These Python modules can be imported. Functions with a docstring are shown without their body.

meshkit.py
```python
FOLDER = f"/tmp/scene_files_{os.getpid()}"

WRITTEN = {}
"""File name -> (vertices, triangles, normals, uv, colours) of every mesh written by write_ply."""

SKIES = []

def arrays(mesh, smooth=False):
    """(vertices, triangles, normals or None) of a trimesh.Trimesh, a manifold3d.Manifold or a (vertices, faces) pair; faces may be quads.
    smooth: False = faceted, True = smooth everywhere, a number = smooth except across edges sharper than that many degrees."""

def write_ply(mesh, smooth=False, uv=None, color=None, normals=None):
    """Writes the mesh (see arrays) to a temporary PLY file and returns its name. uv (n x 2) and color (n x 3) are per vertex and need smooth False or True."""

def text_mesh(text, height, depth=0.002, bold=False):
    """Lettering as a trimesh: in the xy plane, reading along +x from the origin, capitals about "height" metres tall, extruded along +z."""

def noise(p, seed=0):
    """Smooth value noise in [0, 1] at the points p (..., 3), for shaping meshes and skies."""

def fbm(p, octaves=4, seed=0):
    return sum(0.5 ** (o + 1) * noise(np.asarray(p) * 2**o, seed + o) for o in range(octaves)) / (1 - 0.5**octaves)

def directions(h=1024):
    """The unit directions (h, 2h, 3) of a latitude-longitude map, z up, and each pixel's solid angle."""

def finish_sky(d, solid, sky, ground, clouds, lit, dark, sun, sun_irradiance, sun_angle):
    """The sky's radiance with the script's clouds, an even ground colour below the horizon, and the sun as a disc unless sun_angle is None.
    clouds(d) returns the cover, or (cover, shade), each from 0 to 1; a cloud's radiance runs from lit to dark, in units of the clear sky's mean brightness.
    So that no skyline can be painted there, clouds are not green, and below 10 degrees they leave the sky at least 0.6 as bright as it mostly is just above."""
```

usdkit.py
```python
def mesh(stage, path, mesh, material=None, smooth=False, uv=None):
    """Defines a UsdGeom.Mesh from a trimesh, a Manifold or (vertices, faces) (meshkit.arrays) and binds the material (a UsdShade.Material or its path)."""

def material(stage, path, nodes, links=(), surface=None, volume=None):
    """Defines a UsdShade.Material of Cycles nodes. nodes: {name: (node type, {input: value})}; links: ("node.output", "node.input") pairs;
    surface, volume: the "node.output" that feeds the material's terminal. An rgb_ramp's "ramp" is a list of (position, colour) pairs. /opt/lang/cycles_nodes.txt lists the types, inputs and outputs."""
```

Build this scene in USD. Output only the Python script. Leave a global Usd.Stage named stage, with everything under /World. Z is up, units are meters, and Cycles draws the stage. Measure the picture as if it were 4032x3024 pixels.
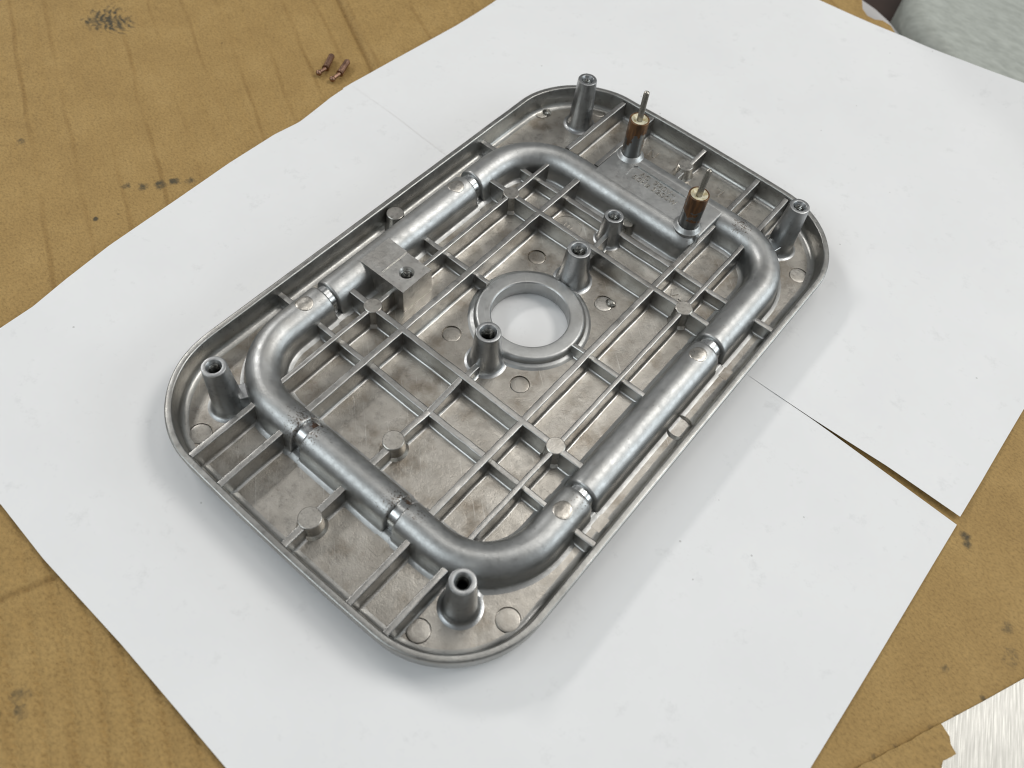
import math, random
import numpy as np, trimesh, manifold3d as m3, usdkit, meshkit
from shapely.geometry import Polygon, Point, LineString
from pxr import Usd, UsdGeom, UsdLux, UsdShade, Gf, Sdf

stage = Usd.Stage.CreateInMemory()
UsdGeom.SetStageUpAxis(stage, UsdGeom.Tokens.z); UsdGeom.SetStageMetersPerUnit(stage, 1.0)
UsdGeom.Xform.Define(stage, '/World'); UsdGeom.Scope.Define(stage, '/World/Looks')
stage.SetDefaultPrim(stage.GetPrimAtPath('/World'))
random.seed(7); RNG = np.random.default_rng(7)
MM = 0.001
# ------------------------------------------------------------------ camera
cam = UsdGeom.Camera.Define(stage, '/World/camera')
cam.CreateHorizontalApertureAttr(36.0); cam.CreateVerticalApertureAttr(27.0); cam.CreateFocalLengthAttr(36 * 3202.26 / 4032)
RM = np.array([[0.7658, 0.6380, 0.0807], [0.5765, -0.6255, -0.5258], [-0.2850, 0.4492, -0.8468]])
u_, s_, v_ = np.linalg.svd(RM); RM = u_ @ v_
CP = np.array([95.62, -155.98, 248.91]) * MM
mt = np.eye(4); mt[0, :3] = RM[0]; mt[1, :3] = -RM[1]; mt[2, :3] = -RM[2]; mt[3, :3] = CP
cam.AddTransformOp().Set(Gf.Matrix4d(*mt.ravel().tolist()))
cam.CreateFStopAttr(13.0); cam.CreateFocusDistanceAttr(0.300); cam.CreateClippingRangeAttr(Gf.Vec2f(0.01, 100))
cam.CreateExposureAttr(0.34)
# ------------------------------------------------------------------ light
def mat(name, nodes, links=(), surface='p.BSDF'):
    return usdkit.material(stage, '/World/Looks/' + name, nodes, links, surface=surface)
dome = UsdLux.DomeLight.Define(stage, '/World/room_fill')  # uniform dome added as ambient fill for the metal to reflect
dm = mat('room_glow', {'b': ('background_shader', {'color': (0.97, 0.99, 1.0), 'strength': 0.17})}, surface='b.background')
UsdShade.MaterialBindingAPI.Apply(dome.GetPrim()).Bind(dm)
dome.GetPrim().SetCustomDataByKey('kind', 'structure')
def rect(name, pos, target, w, h, inten, col):
    l = UsdLux.RectLight.Define(stage, '/World/' + name)
    l.CreateWidthAttr(w); l.CreateHeightAttr(h); l.CreateIntensityAttr(inten); l.CreateColorAttr(Gf.Vec3f(*col))
    z = np.array(pos, float) - np.array(target, float); z /= np.linalg.norm(z)
    x = np.cross([0, 0, 1.0], z); x = x / np.linalg.norm(x) if np.linalg.norm(x) > 1e-6 else np.array([1.0, 0, 0]); y = np.cross(z, x)
    m = np.eye(4); m[0, :3] = x; m[1, :3] = y; m[2, :3] = z; m[3, :3] = pos
    l.AddTransformOp().Set(Gf.Matrix4d(*m.ravel().tolist()))
    return l
rect('ceiling_lamp', (-1.45, 0.06, 1.20), (0, 0, 0), 0.5, 0.14, 28.0, (1.0, 0.98, 0.95))
rect('ceiling_lamp_001', (0.66, 0.98, 1.58), (0.1, 0, 0), 0.9, 0.5, 7.6, (1.0, 0.975, 0.93))
rect('ceiling_lamp_002', (-0.22, 0.62, 1.85), (0, 0, 0), 0.5, 0.7, 2.6, (1.0, 0.97, 0.92))
rect('window_light', (1.55, 1.05, 0.62), (0, 0, 0), 1.5, 0.8, 2.9, (0.88, 0.96, 1.0))
rect('window_light_001', (-0.55, -1.15, 1.05), (0, 0, 0), 1.1, 0.7, 2.7, (0.88, 0.96, 1.0))
# ------------------------------------------------------------------ helpers
USED = {}
def numbered(path):
    n = USED.get(path, 0); USED[path] = n + 1
    return path if n == 0 else f'{path}_{n:03d}'
def thing(name, label, cat, group=None):
    o = UsdGeom.Xform.Define(stage, numbered('/World/' + name)).GetPrim(); return tag(o, label, cat, group)
def tag(o, label=None, cat=None, group=None, kind=None):
    o = o.GetPrim() if hasattr(o, 'GetPrim') else o
    for k, v in (('label', label), ('category', cat), ('group', group), ('kind', kind)):
        if v: o.SetCustomDataByKey(k, v)
    return o
def obj(name, mesh, m, parent=None, smooth=32, label=None):
    p = numbered((str(parent.GetPath()) if parent else '/World') + '/' + name)
    v, f, n = meshkit.arrays(mesh, smooth)
    o = usdkit.mesh(stage, p, (v * MM, f), m)
    if n is not None:
        o.CreateNormalsAttr([Gf.Vec3f(*map(float, a)) for a in n]); o.SetNormalsInterpolation('vertex')
    if label: o.GetPrim().SetCustomDataByKey('label', label)
    return o.GetPrim()
def grid_faces(nu, nv, cu=False, cv=False):
    i, j = np.meshgrid(np.arange(nu if cu else nu - 1), np.arange(nv if cv else nv - 1), indexing='ij')
    a = i * nv + j; b = ((i + 1) % nu) * nv + j; c = ((i + 1) % nu) * nv + (j + 1) % nv; d = i * nv + (j + 1) % nv
    return np.stack([a, b, c, d], -1).reshape(-1, 4)
def tri(v, q):
    return trimesh.Trimesh(v, np.vstack([q[:, [0, 1, 2]], q[:, [0, 2, 3]]]), process=False)
def loft(rings, cu=False, cv=False):
    r = np.asarray(rings, float); m = tri(r.reshape(-1, 3), grid_faces(r.shape[0], r.shape[1], cu, cv)); return m
def fixn(m):
    m.merge_vertices(); m.fix_normals(); return m
def cap(ring):
    n = len(ring); c = ring.mean(0); return trimesh.Trimesh(np.vstack([ring, c]), [[i, (i + 1) % n, n] for i in range(n)], process=False)
def cat(*ms): return trimesh.util.concatenate(list(ms))
def lathe(prof, x=0, y=0, n=40, closed=True):
    """(r, z) outline turned round the vertical axis at x, y"""
    p = np.asarray(prof, float); a = np.linspace(0, 2 * np.pi, n, endpoint=False)
    r = np.stack([np.outer(np.cos(a), p[:, 0]) + x, np.outer(np.sin(a), p[:, 0]) + y, np.tile(p[:, 1], (n, 1))], -1)
    return fixn(loft(r, True, closed))
def arc(cx, cy, r, a0, a1, n):
    a = np.radians(np.linspace(a0, a1, n)); return np.c_[cx + r * np.cos(a), cy + r * np.sin(a)]
def sweep(path, prof, ends=(0.0, 0.0), closed=False):
    """prof (offset, z) swept along a plan path; the ends are capped and drawn in by ends mm"""
    P = np.asarray(path, float)
    t = np.gradient(P, axis=0); t /= np.linalg.norm(t, axis=1, keepdims=True); nrm = np.c_[-t[:, 1], t[:, 0]]
    prof = np.asarray(prof, float); rings = []
    for k in range(len(P)):
        rings.append(np.c_[P[k] + nrm[k] * prof[:, :1], prof[:, 1]])
    if closed: return fixn(loft(rings, True, True))
    zb = prof[:, 1].min()
    def inset(ring, k, s, d):
        c = np.r_[P[k], zb]; q = c + (ring - c) * s; q[:, :2] += -t[k] * d; return q
    H = prof[:, 1].max() - zb
    out = list(rings); e0, e1 = ends
    if e0 > 0:
        pre = [inset(rings[0], 0, 1 - e0 / H * f, e0 * g) for f, g in ((1.0, 1.0), (0.55, 0.9), (0.2, 0.6))]
        out = pre + out
    if e1 > 0:
        out = out + [inset(rings[-1], -1, 1 - e1 / H * f, -e1 * g) for f, g in ((0.2, 0.6), (0.55, 0.9), (1.0, 1.0))]
    m = loft(out, False, True)
    return fixn(cat(m, cap(out[0]), cap(out[-1])))
def box(x0, y0, z0, x1, y1, z1):
    b = trimesh.creation.box((x1 - x0, y1 - y0, z1 - z0)); b.apply_translation(((x0 + x1) / 2, (y0 + y1) / 2, (z0 + z1) / 2)); return b
def man(t):
    t = t.copy(); t.merge_vertices(); return m3.Manifold(m3.Mesh(np.asarray(t.vertices, np.float32), np.asarray(t.faces, np.uint32)))
def trim(m):
    q = m.to_mesh(); return trimesh.Trimesh(q.vert_properties[:, :3], q.tri_verts, process=False)

# ------------------------------------------------------------------ materials
def metal(name, dark, light, rough, bump=0.35, blotch=45, grain=1700, stain=0.0, rust=(), rustcol=(0.075, 0.045, 0.024), scratch=0.0, grime=0.25):
    dark, light = (tuple(c * 0.90 for c in q) for q in (dark, light))
    """cast metal: cloudy blotches, fine cast grain, dark specks, rust near the given plan points (mm)"""
    N = {'g': ('geometry', {}), 'p': ('principled_bsdf', {'metallic': 1.0, 'roughness': rough}),
         'n1': ('noise_texture', {'scale': blotch, 'detail': 6.0, 'roughness': 0.62, 'distortion': 0.6}),
         'r1': ('rgb_ramp', {'ramp': [(0.30, dark), (0.52, tuple((a + b) / 2 for a, b in zip(dark, light))), (0.72, light)]}),
         'n2': ('noise_texture', {'scale': grain, 'detail': 3.0, 'roughness': 0.6}),
         'n3': ('noise_texture', {'scale': blotch * 4.3, 'detail': 5.0, 'roughness': 0.7}),
         'rr': ('map_range', {'from_min': 0.3, 'from_max': 0.7, 'to_min': rough - 0.07, 'to_max': rough + 0.10, 'clamp': True}),
         'b1': ('bump', {'strength': bump, 'distance': 0.00012}), 'b2': ('bump', {'strength': bump * 0.5, 'distance': 0.0005})}
    L = [('g.position', 'n1.vector'), ('g.position', 'n2.vector'), ('g.position', 'n3.vector'), ('n1.fac', 'r1.fac'), ('n3.fac', 'rr.value'), ('rr.result', 'p.roughness'),
         ('n3.fac', 'b2.height'), ('b2.normal', 'b1.normal'), ('n2.fac', 'b1.height'), ('b1.normal', 'p.normal')]
    col = 'r1.color'
    if stain > 0:      # brownish clouded patches
        N['n4'] = ('noise_texture', {'scale': 85, 'detail': 4.0, 'roughness': 0.6}); N['f4'] = ('map_range', {'from_min': 0.50, 'from_max': 0.70, 'to_min': 0.0, 'to_max': stain, 'clamp': True})
        N['m4'] = ('mix', {'mix_type': 'mix', 'color2': (dark[0] * 0.62, dark[1] * 0.55, dark[2] * 0.47)})
        N['o4'] = ('vector_math', {'math_type': 'add', 'vector2': (0.31, 0.17, 0.05)})
        L += [('g.position', 'o4.vector1'), ('o4.vector', 'n4.vector'), ('n4.fac', 'f4.value'), ('f4.result', 'm4.fac'), (col, 'm4.color1')]; col = 'm4.color'
    # small dark pits
    N['v'] = ('voronoi_texture', {'scale': 260.0, 'feature': 'f1'}); N['fv'] = ('map_range', {'from_min': 0.05, 'from_max': 0.10, 'to_min': grime, 'to_max': 0.0, 'clamp': True})
    N['mv'] = ('mix', {'mix_type': 'mix', 'color2': (0.09, 0.08, 0.07)})
    L += [('g.position', 'v.vector'), ('v.distance', 'fv.value'), ('fv.result', 'mv.fac'), (col, 'mv.color1')]; col = 'mv.color'
    for k, (px, py, rad, amt) in enumerate(rust):
        N[f'd{k}'] = ('vector_math', {'math_type': 'distance', 'vector2': (px * MM, py * MM, 0.013)})
        N[f'q{k}'] = ('map_range', {'from_min': rad * MM * 0.15, 'from_max': rad * MM, 'to_min': amt, 'to_max': -0.22, 'clamp': True})
        N[f's{k}'] = ('noise_texture', {'scale': 1500, 'detail': 3.0, 'roughness': 0.6})
        N[f'a{k}'] = ('math', {'math_type': 'add'}); N[f'w{k}'] = ('map_range', {'from_min': 0.68, 'from_max': 0.82, 'to_min': 0.0, 'to_max': 0.8, 'clamp': True})
        N[f'x{k}'] = ('mix', {'mix_type': 'mix', 'color2': rustcol})
        L += [('g.position', f'd{k}.vector1'), (f'd{k}.value', f'q{k}.value'), ('g.position', f's{k}.vector'), (f's{k}.fac', f'a{k}.value1'), (f'q{k}.result', f'a{k}.value2'),
              (f'a{k}.value', f'w{k}.value'), (f'w{k}.result', f'x{k}.fac'), (col, f'x{k}.color1')]; col = f'x{k}.color'
    if scratch > 0:    # fine straight scratches
        N['vr'] = ('vector_rotate', {'rotate_type': 'z_axis', 'angle': 0.72}); N['vs'] = ('mapping', {'scale': (60.0, 2600.0, 60.0)})
        N['ns'] = ('noise_texture', {'scale': 1.0, 'detail': 2.0}); N['fs'] = ('map_range', {'from_min': 0.66, 'from_max': 0.74, 'to_min': 0.0, 'to_max': scratch, 'clamp': True})
        N['ms'] = ('mix', {'mix_type': 'mix', 'color2': (0.78, 0.77, 0.74)})
        L += [('g.position', 'vr.vector'), ('vr.vector', 'vs.vector'), ('vs.vector', 'ns.vector'), ('ns.fac', 'fs.value'), ('fs.result', 'ms.fac'), (col, 'ms.color1')]; col = 'ms.color'
    L.append((col, 'p.base_color'))
    return mat(name, N, L)
RUST_TUBE = [(-22, -89, 22, 0.22), (18, -89, 14, 0.24), (-30, 84, 9, 0.20), (-58, 27, 5, 0.30), (37, 88, 12, 0.26), (60, -50, 12, 0.17), (-58, -50, 12, 0.14), (26, -88, 10, 0.2)]
M_FLOOR = metal('cast_floor', (0.34, 0.317, 0.283), (0.60, 0.575, 0.53), 0.36, bump=0.38, blotch=60, grain=1700, stain=0.72, rust=[(48, -103, 11, 0.16), (0, 62, 7, 0.2)], scratch=0.35)
M_RIB = metal('cast_rib', (0.37, 0.364, 0.35), (0.50, 0.495, 0.48), 0.34, bump=0.22, blotch=60, grain=1600, stain=0.2)
M_TUBE = metal('cast_tube', (0.415, 0.42, 0.415), (0.535, 0.542, 0.538), 0.43, bump=0.24, blotch=95, grain=1300, rust=RUST_TUBE, scratch=0.16, stain=0.22)
M_POST = metal('cast_post', (0.36, 0.37, 0.375), (0.50, 0.51, 0.515), 0.36, bump=0.2, blotch=80, grain=1500)
M_RIM = metal('cast_rim', (0.33, 0.328, 0.315), (0.47, 0.468, 0.45), 0.36, bump=0.25, blotch=70, grain=1300, stain=0.25, grime=0.35)
M_MARK = metal('pin_mark_metal', (0.42, 0.40, 0.365), (0.62, 0.60, 0.56), 0.34, bump=0.2, blotch=150, grain=1800, stain=0.3)
M_BARE = metal('bare_tube', (0.50, 0.51, 0.51), (0.66, 0.67, 0.67), 0.27, bump=0.12, blotch=90, grain=900, rust=[(-20, -86.5, 4.5, 0.5), (20, -85.5, 3.5, 0.45), (-58, -43, 3, 0.4)], rustcol=(0.20, 0.085, 0.03))
M_BLOCK = metal('milled_block', (0.50, 0.49, 0.47), (0.66, 0.655, 0.63), 0.38, bump=0.45, blotch=120, grain=1100, stain=0.25, grime=0.35)
M_THREAD = mat('thread_metal', {'p': ('principled_bsdf', {'metallic': 1.0, 'roughness': 0.22, 'base_color': (0.55, 0.55, 0.53)})})
M_PIN = metal('steel_pin', (0.33, 0.32, 0.29), (0.46, 0.44, 0.40), 0.33, bump=0.2, blotch=400, grain=3000)
M_SLEEVE = mat('rusted_sleeve', {'g': ('geometry', {}), 'p': ('principled_bsdf', {'metallic': 0.55}), 'mp': ('mapping', {'scale': (1.0, 1.0, 0.16)}),
    'n': ('noise_texture', {'scale': 620.0, 'detail': 4.0, 'roughness': 0.6}),
    'r': ('rgb_ramp', {'ramp': [(0.28, (0.05, 0.028, 0.012)), (0.44, (0.17, 0.075, 0.024)), (0.58, (0.34, 0.15, 0.045)), (0.75, (0.42, 0.26, 0.11))]}),
    's': ('separate_xyz', {}), 'n2': ('noise_texture', {'scale': 170.0, 'detail': 4.0, 'roughness': 0.55}), 'm': ('math', {'math_type': 'multiply_add', 'value2': 0.030}),
    'z': ('map_range', {'from_min': 0.0392, 'from_max': 0.0398, 'to_min': 1.0, 'to_max': 0.0, 'clamp': True}), 'x': ('mix', {'color2': (0.42, 0.43, 0.43)}),
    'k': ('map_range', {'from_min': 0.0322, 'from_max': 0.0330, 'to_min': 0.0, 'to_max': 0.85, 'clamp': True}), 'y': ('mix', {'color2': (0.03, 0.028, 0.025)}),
    'rg': ('map_range', {'from_min': 0.0, 'from_max': 1.0, 'to_min': 0.42, 'to_max': 0.30}), 'mm': ('map_range', {'from_min': 0.0, 'from_max': 1.0, 'to_min': 0.45, 'to_max': 1.0})},
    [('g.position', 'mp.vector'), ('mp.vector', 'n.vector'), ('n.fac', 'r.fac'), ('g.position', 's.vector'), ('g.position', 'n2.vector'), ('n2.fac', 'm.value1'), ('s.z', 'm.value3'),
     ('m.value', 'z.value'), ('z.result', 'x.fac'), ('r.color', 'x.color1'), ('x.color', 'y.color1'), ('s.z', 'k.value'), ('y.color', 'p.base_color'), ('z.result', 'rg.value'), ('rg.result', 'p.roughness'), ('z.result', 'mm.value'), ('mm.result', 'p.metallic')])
M_CERAMIC = mat('cream_ceramic', {'g': ('geometry', {}), 'n': ('noise_texture', {'scale': 520.0, 'detail': 4.0}), 'r': ('rgb_ramp', {'ramp': [(0.38, (0.48, 0.40, 0.22)), (0.55, (0.78, 0.73, 0.56))]}), 'p': ('principled_bsdf', {'roughness': 0.45})},
    [('g.position', 'n.vector'), ('n.fac', 'r.fac'), ('r.color', 'p.base_color')])
M_PAPER = mat('white_paper', {'g': ('geometry', {}), 'p': ('principled_bsdf', {'roughness': 0.62, 'specular_ior_level': 0.3}),
    'n': ('noise_texture', {'scale': 24.0, 'detail': 5.0, 'roughness': 0.65}), 'r': ('rgb_ramp', {'ramp': [(0.3, (0.765, 0.765, 0.768)), (0.7, (0.80, 0.80, 0.80))]}),
    'v': ('voronoi_texture', {'scale': 75.0, 'feature': 'f1'}), 'wn': ('noise_texture', {'scale': 900.0, 'detail': 2.0}), 'mu': ('math', {'math_type': 'multiply_add', 'value2': 0.03}),
    'f': ('map_range', {'from_min': 0.036, 'from_max': 0.052, 'to_min': 0.40, 'to_max': 0.0, 'clamp': True}),
    'sm': ('noise_texture', {'scale': 95.0, 'detail': 6.0, 'roughness': 0.75}), 'fs': ('map_range', {'from_min': 0.58, 'from_max': 0.82, 'to_min': 0.0, 'to_max': 0.36, 'clamp': True}), 'xs': ('mix', {'color2': (0.42, 0.42, 0.42)}),
    'x': ('mix', {'color2': (0.20, 0.19, 0.17)}), 'n2': ('noise_texture', {'scale': 1600.0, 'detail': 2.0}), 'b': ('bump', {'strength': 0.12, 'distance': 0.0001})},
    [('g.position', 'n.vector'), ('n.fac', 'r.fac'), ('g.position', 'v.vector'), ('g.position', 'wn.vector'), ('wn.fac', 'mu.value1'), ('v.distance', 'mu.value3'), ('mu.value', 'f.value'), ('f.result', 'x.fac'),
     ('g.position', 'sm.vector'), ('sm.fac', 'fs.value'), ('fs.result', 'xs.fac'), ('r.color', 'xs.color1'), ('xs.color', 'x.color1'), ('x.color', 'p.base_color'), ('g.position', 'n2.vector'), ('n2.fac', 'b.height'), ('b.normal', 'p.normal')])
# grease smudges on the cardboard: (x, y, radius mm, strength)
SMUDGE = [(-262, 0, 13, 0.36), (-254, 4, 13, 0.30), (-264, 8, 9, 0.22), (-160, -53, 4.2, 0.36), (-156, -47.6, 4.4, 0.42), (-153.4, -42.2, 4.4, 0.42), (-149.5, -38, 4.0, 0.30), (-165, -57, 4, 0.25), (-158.6, -76.2, 1.9, 0.75), (-216, -71, 4.5, 0.28),
          (-25.5, -196.5, 5.5, 0.32), (-21, -199, 4.5, 0.32), (165, 35, 3.6, 0.40), (166.5, 32.5, 3.0, 0.42), (188, 14, 6, 0.14), (193, 6, 9, 0.12), (178, -12, 4, 0.14), (186, -22.5, 2.5, 0.26), (181.5, -31, 2.6, 0.3), (175.5, -42.5, 2.6, 0.26), (191, -12, 2.4, 0.24), (171.5, -50, 2.0, 0.26), (188.5, -39, 3.5, 0.25)]
def card(name, sat=1.0):
    N = {'g': ('geometry', {}), 'p': ('principled_bsdf', {'roughness': 0.72, 'specular_ior_level': 0.25}),
         'n': ('noise_texture', {'scale': 55.0, 'detail': 6.0, 'roughness': 0.68}), 'r': ('rgb_ramp', {'ramp': [(0.30, (0.320, 0.204, 0.074)), (0.52, (0.355, 0.230, 0.085)), (0.72, (0.390, 0.258, 0.100))]}),
         'mp': ('mapping', {'rotation': (0, 0, 0.48), 'scale': (1.0, 1.5, 1.0)}), 'f': ('noise_texture', {'scale': 800.0, 'detail': 4.0, 'roughness': 0.7}), 'fr': ('rgb_ramp', {'ramp': [(0.28, (0.62, 0.60, 0.57)), (0.5, (1, 1, 1)), (0.74, (1.25, 1.22, 1.18))]}),
         'mf': ('mix', {'mix_type': 'multiply', 'fac': 0.85}), 'b': ('bump', {'strength': 0.25, 'distance': 0.0002}),
         'v': ('voronoi_texture', {'scale': 70.0, 'feature': 'f1'}), 'fv': ('map_range', {'from_min': 0.03, 'from_max': 0.055, 'to_min': 0.5, 'to_max': 0.0, 'clamp': True}), 'mv': ('mix', {'color2': (0.12, 0.075, 0.03)})}
    L = [('g.position', 'n.vector'), ('n.fac', 'r.fac'), ('g.position', 'mp.vector'), ('mp.vector', 'f.vector'), ('f.fac', 'fr.fac'), ('r.color', 'mf.color1'), ('fr.color', 'mf.color2'), ('f.fac', 'b.height'), ('b.normal', 'p.normal'),
         ('g.position', 'v.vector'), ('v.distance', 'fv.value'), ('fv.result', 'mv.fac'), ('mf.color', 'mv.color1')]
    # flute lines: darker broken stripes along the corrugation
    N['fr_'] = ('vector_rotate', {'rotate_type': 'z_axis', 'angle': 0.4846}); N['fm_'] = ('mapping', {'scale': (9.0, 1.0, 1.0)}); N['fx_'] = ('mapping', {'scale': (14.0, 90.0, 1.0)})
    N['fw_'] = ('wave_texture', {'wave_type': 'bands', 'bands_direction': 'y', 'scale': 20.67, 'distortion': 0.9, 'detail': 3.0, 'detail_scale': 1.5})
    N['ft_'] = ('map_range', {'from_min': 0.93, 'from_max': 1.0, 'to_min': 0.0, 'to_max': 1.0, 'clamp': True}); N['fn_'] = ('noise_texture', {'scale': 1.0, 'detail': 3.0, 'roughness': 0.6})
    N['fk_'] = ('map_range', {'from_min': 0.42, 'from_max': 0.66, 'to_min': 0.0, 'to_max': 0.85, 'clamp': True}); N['fp_'] = ('math', {'math_type': 'multiply'}); N['fs_'] = ('separate_xyz', {}); N['fl_'] = ('math', {'math_type': 'less_than', 'value2': 0.10}); N['fq_'] = ('math', {'math_type': 'multiply'}); N['fc_'] = ('mix', {'mix_type': 'multiply', 'color2': (0.72, 0.67, 0.60)})
    L += [('g.position', 'fr_.vector'), ('fr_.vector', 'fw_.vector'), ('fw_.fac', 'ft_.value'), ('fr_.vector', 'fx_.vector'), ('fx_.vector', 'fn_.vector'), ('fn_.fac', 'fk_.value'), ('ft_.result', 'fp_.value1'), ('fk_.result', 'fp_.value2'), ('g.position', 'fs_.vector'), ('fs_.x', 'fl_.value1'), ('fp_.value', 'fq_.value1'), ('fl_.value', 'fq_.value2'), ('fq_.value', 'fc_.fac'), ('mv.color', 'fc_.color1')]
    col = 'fc_.color'
    # two folds, the shade in each crease painted as a darker line
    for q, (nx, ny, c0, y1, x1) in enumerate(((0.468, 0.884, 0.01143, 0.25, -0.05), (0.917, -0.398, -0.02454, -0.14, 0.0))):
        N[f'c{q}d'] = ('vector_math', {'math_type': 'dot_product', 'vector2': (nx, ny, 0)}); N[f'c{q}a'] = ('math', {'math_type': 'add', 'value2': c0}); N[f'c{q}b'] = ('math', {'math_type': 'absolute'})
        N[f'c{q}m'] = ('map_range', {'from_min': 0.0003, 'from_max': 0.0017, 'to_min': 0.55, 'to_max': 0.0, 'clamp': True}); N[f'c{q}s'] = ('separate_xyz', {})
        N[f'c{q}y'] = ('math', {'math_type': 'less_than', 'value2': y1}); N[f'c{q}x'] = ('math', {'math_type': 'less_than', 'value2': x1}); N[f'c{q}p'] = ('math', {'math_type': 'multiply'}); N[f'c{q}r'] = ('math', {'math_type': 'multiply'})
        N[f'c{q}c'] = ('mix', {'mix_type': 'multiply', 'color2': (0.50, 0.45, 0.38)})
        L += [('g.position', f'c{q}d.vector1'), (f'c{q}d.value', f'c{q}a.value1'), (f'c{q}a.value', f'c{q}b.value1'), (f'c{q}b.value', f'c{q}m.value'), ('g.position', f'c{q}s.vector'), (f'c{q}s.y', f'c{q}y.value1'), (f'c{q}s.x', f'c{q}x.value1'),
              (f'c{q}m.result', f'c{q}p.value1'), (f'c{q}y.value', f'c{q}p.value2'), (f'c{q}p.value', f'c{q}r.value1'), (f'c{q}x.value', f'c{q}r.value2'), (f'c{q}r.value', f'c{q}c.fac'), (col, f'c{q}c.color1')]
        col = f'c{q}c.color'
    N['hn'] = ('noise_texture', {'scale': 160.0, 'detail': 2.0}); N['hq'] = ('vector_math', {'math_type': 'multiply', 'vector2': (0.006, 0.006, 0.0)}); N['ho'] = ('vector_math', {'math_type': 'add'}); N['hd'] = ('vector_math', {'math_type': 'distance', 'vector2': (-0.2475, 0.0195, -0.0009)}); N['hm'] = ('math', {'math_type': 'multiply', 'value2': 2050.0}); N['hs'] = ('math', {'math_type': 'sine'}); N['hz'] = ('math', {'math_type': 'multiply', 'value2': 0.13})
    L += [('g.position', 'hn.vector'), ('hn.color', 'hq.vector1'), ('g.position', 'ho.vector1'), ('hq.vector', 'ho.vector2'), ('ho.vector', 'hd.vector1'), ('hd.value', 'hm.value1'), ('hm.value', 'hs.value1'), ('hs.value', 'hz.value1')]
    N['ss'] = ('noise_texture', {'scale': 420.0, 'detail': 4.0, 'roughness': 0.6}); L.append(('g.position', 'ss.vector'))
    for k, (px, py, rad, amt) in enumerate(SMUDGE):
        N[f'd{k}'] = ('vector_math', {'math_type': 'distance', 'vector2': (px * MM, py * MM, -0.0009)})
        N[f'q{k}'] = ('map_range', {'from_min': rad * MM * 0.25, 'from_max': rad * MM, 'to_min': amt, 'to_max': -0.30, 'clamp': True})
        N[f'a{k}'] = ('math', {'math_type': 'add'}); N[f'w{k}'] = ('map_range', {'from_min': 0.55, 'from_max': 0.95, 'to_min': 0.0, 'to_max': 0.9, 'clamp': True})
        N[f'x{k}'] = ('mix', {'color2': (0.055, 0.05, 0.035)})
        L += [('g.position', f'd{k}.vector1'), (f'd{k}.value', f'q{k}.value'), ('ss.fac', f'a{k}.value1'), (f'q{k}.result', f'a{k}.value2'), (f'a{k}.value', f'h{k}.value1'), (f'h{k}.value', f'w{k}.value'), (f'w{k}.result', f'x{k}.fac'), (col, f'x{k}.color1')]; col = f'x{k}.color'
        N[f'h{k}'] = ('math', {'math_type': 'add', 'value2': 0.0})
        if k < 3: L.append(('hz.value', f'h{k}.value2'))
    L.append((col, 'p.base_color'))
    return mat(name, N, L)
M_CARD = card('kraft_cardboard')
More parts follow.
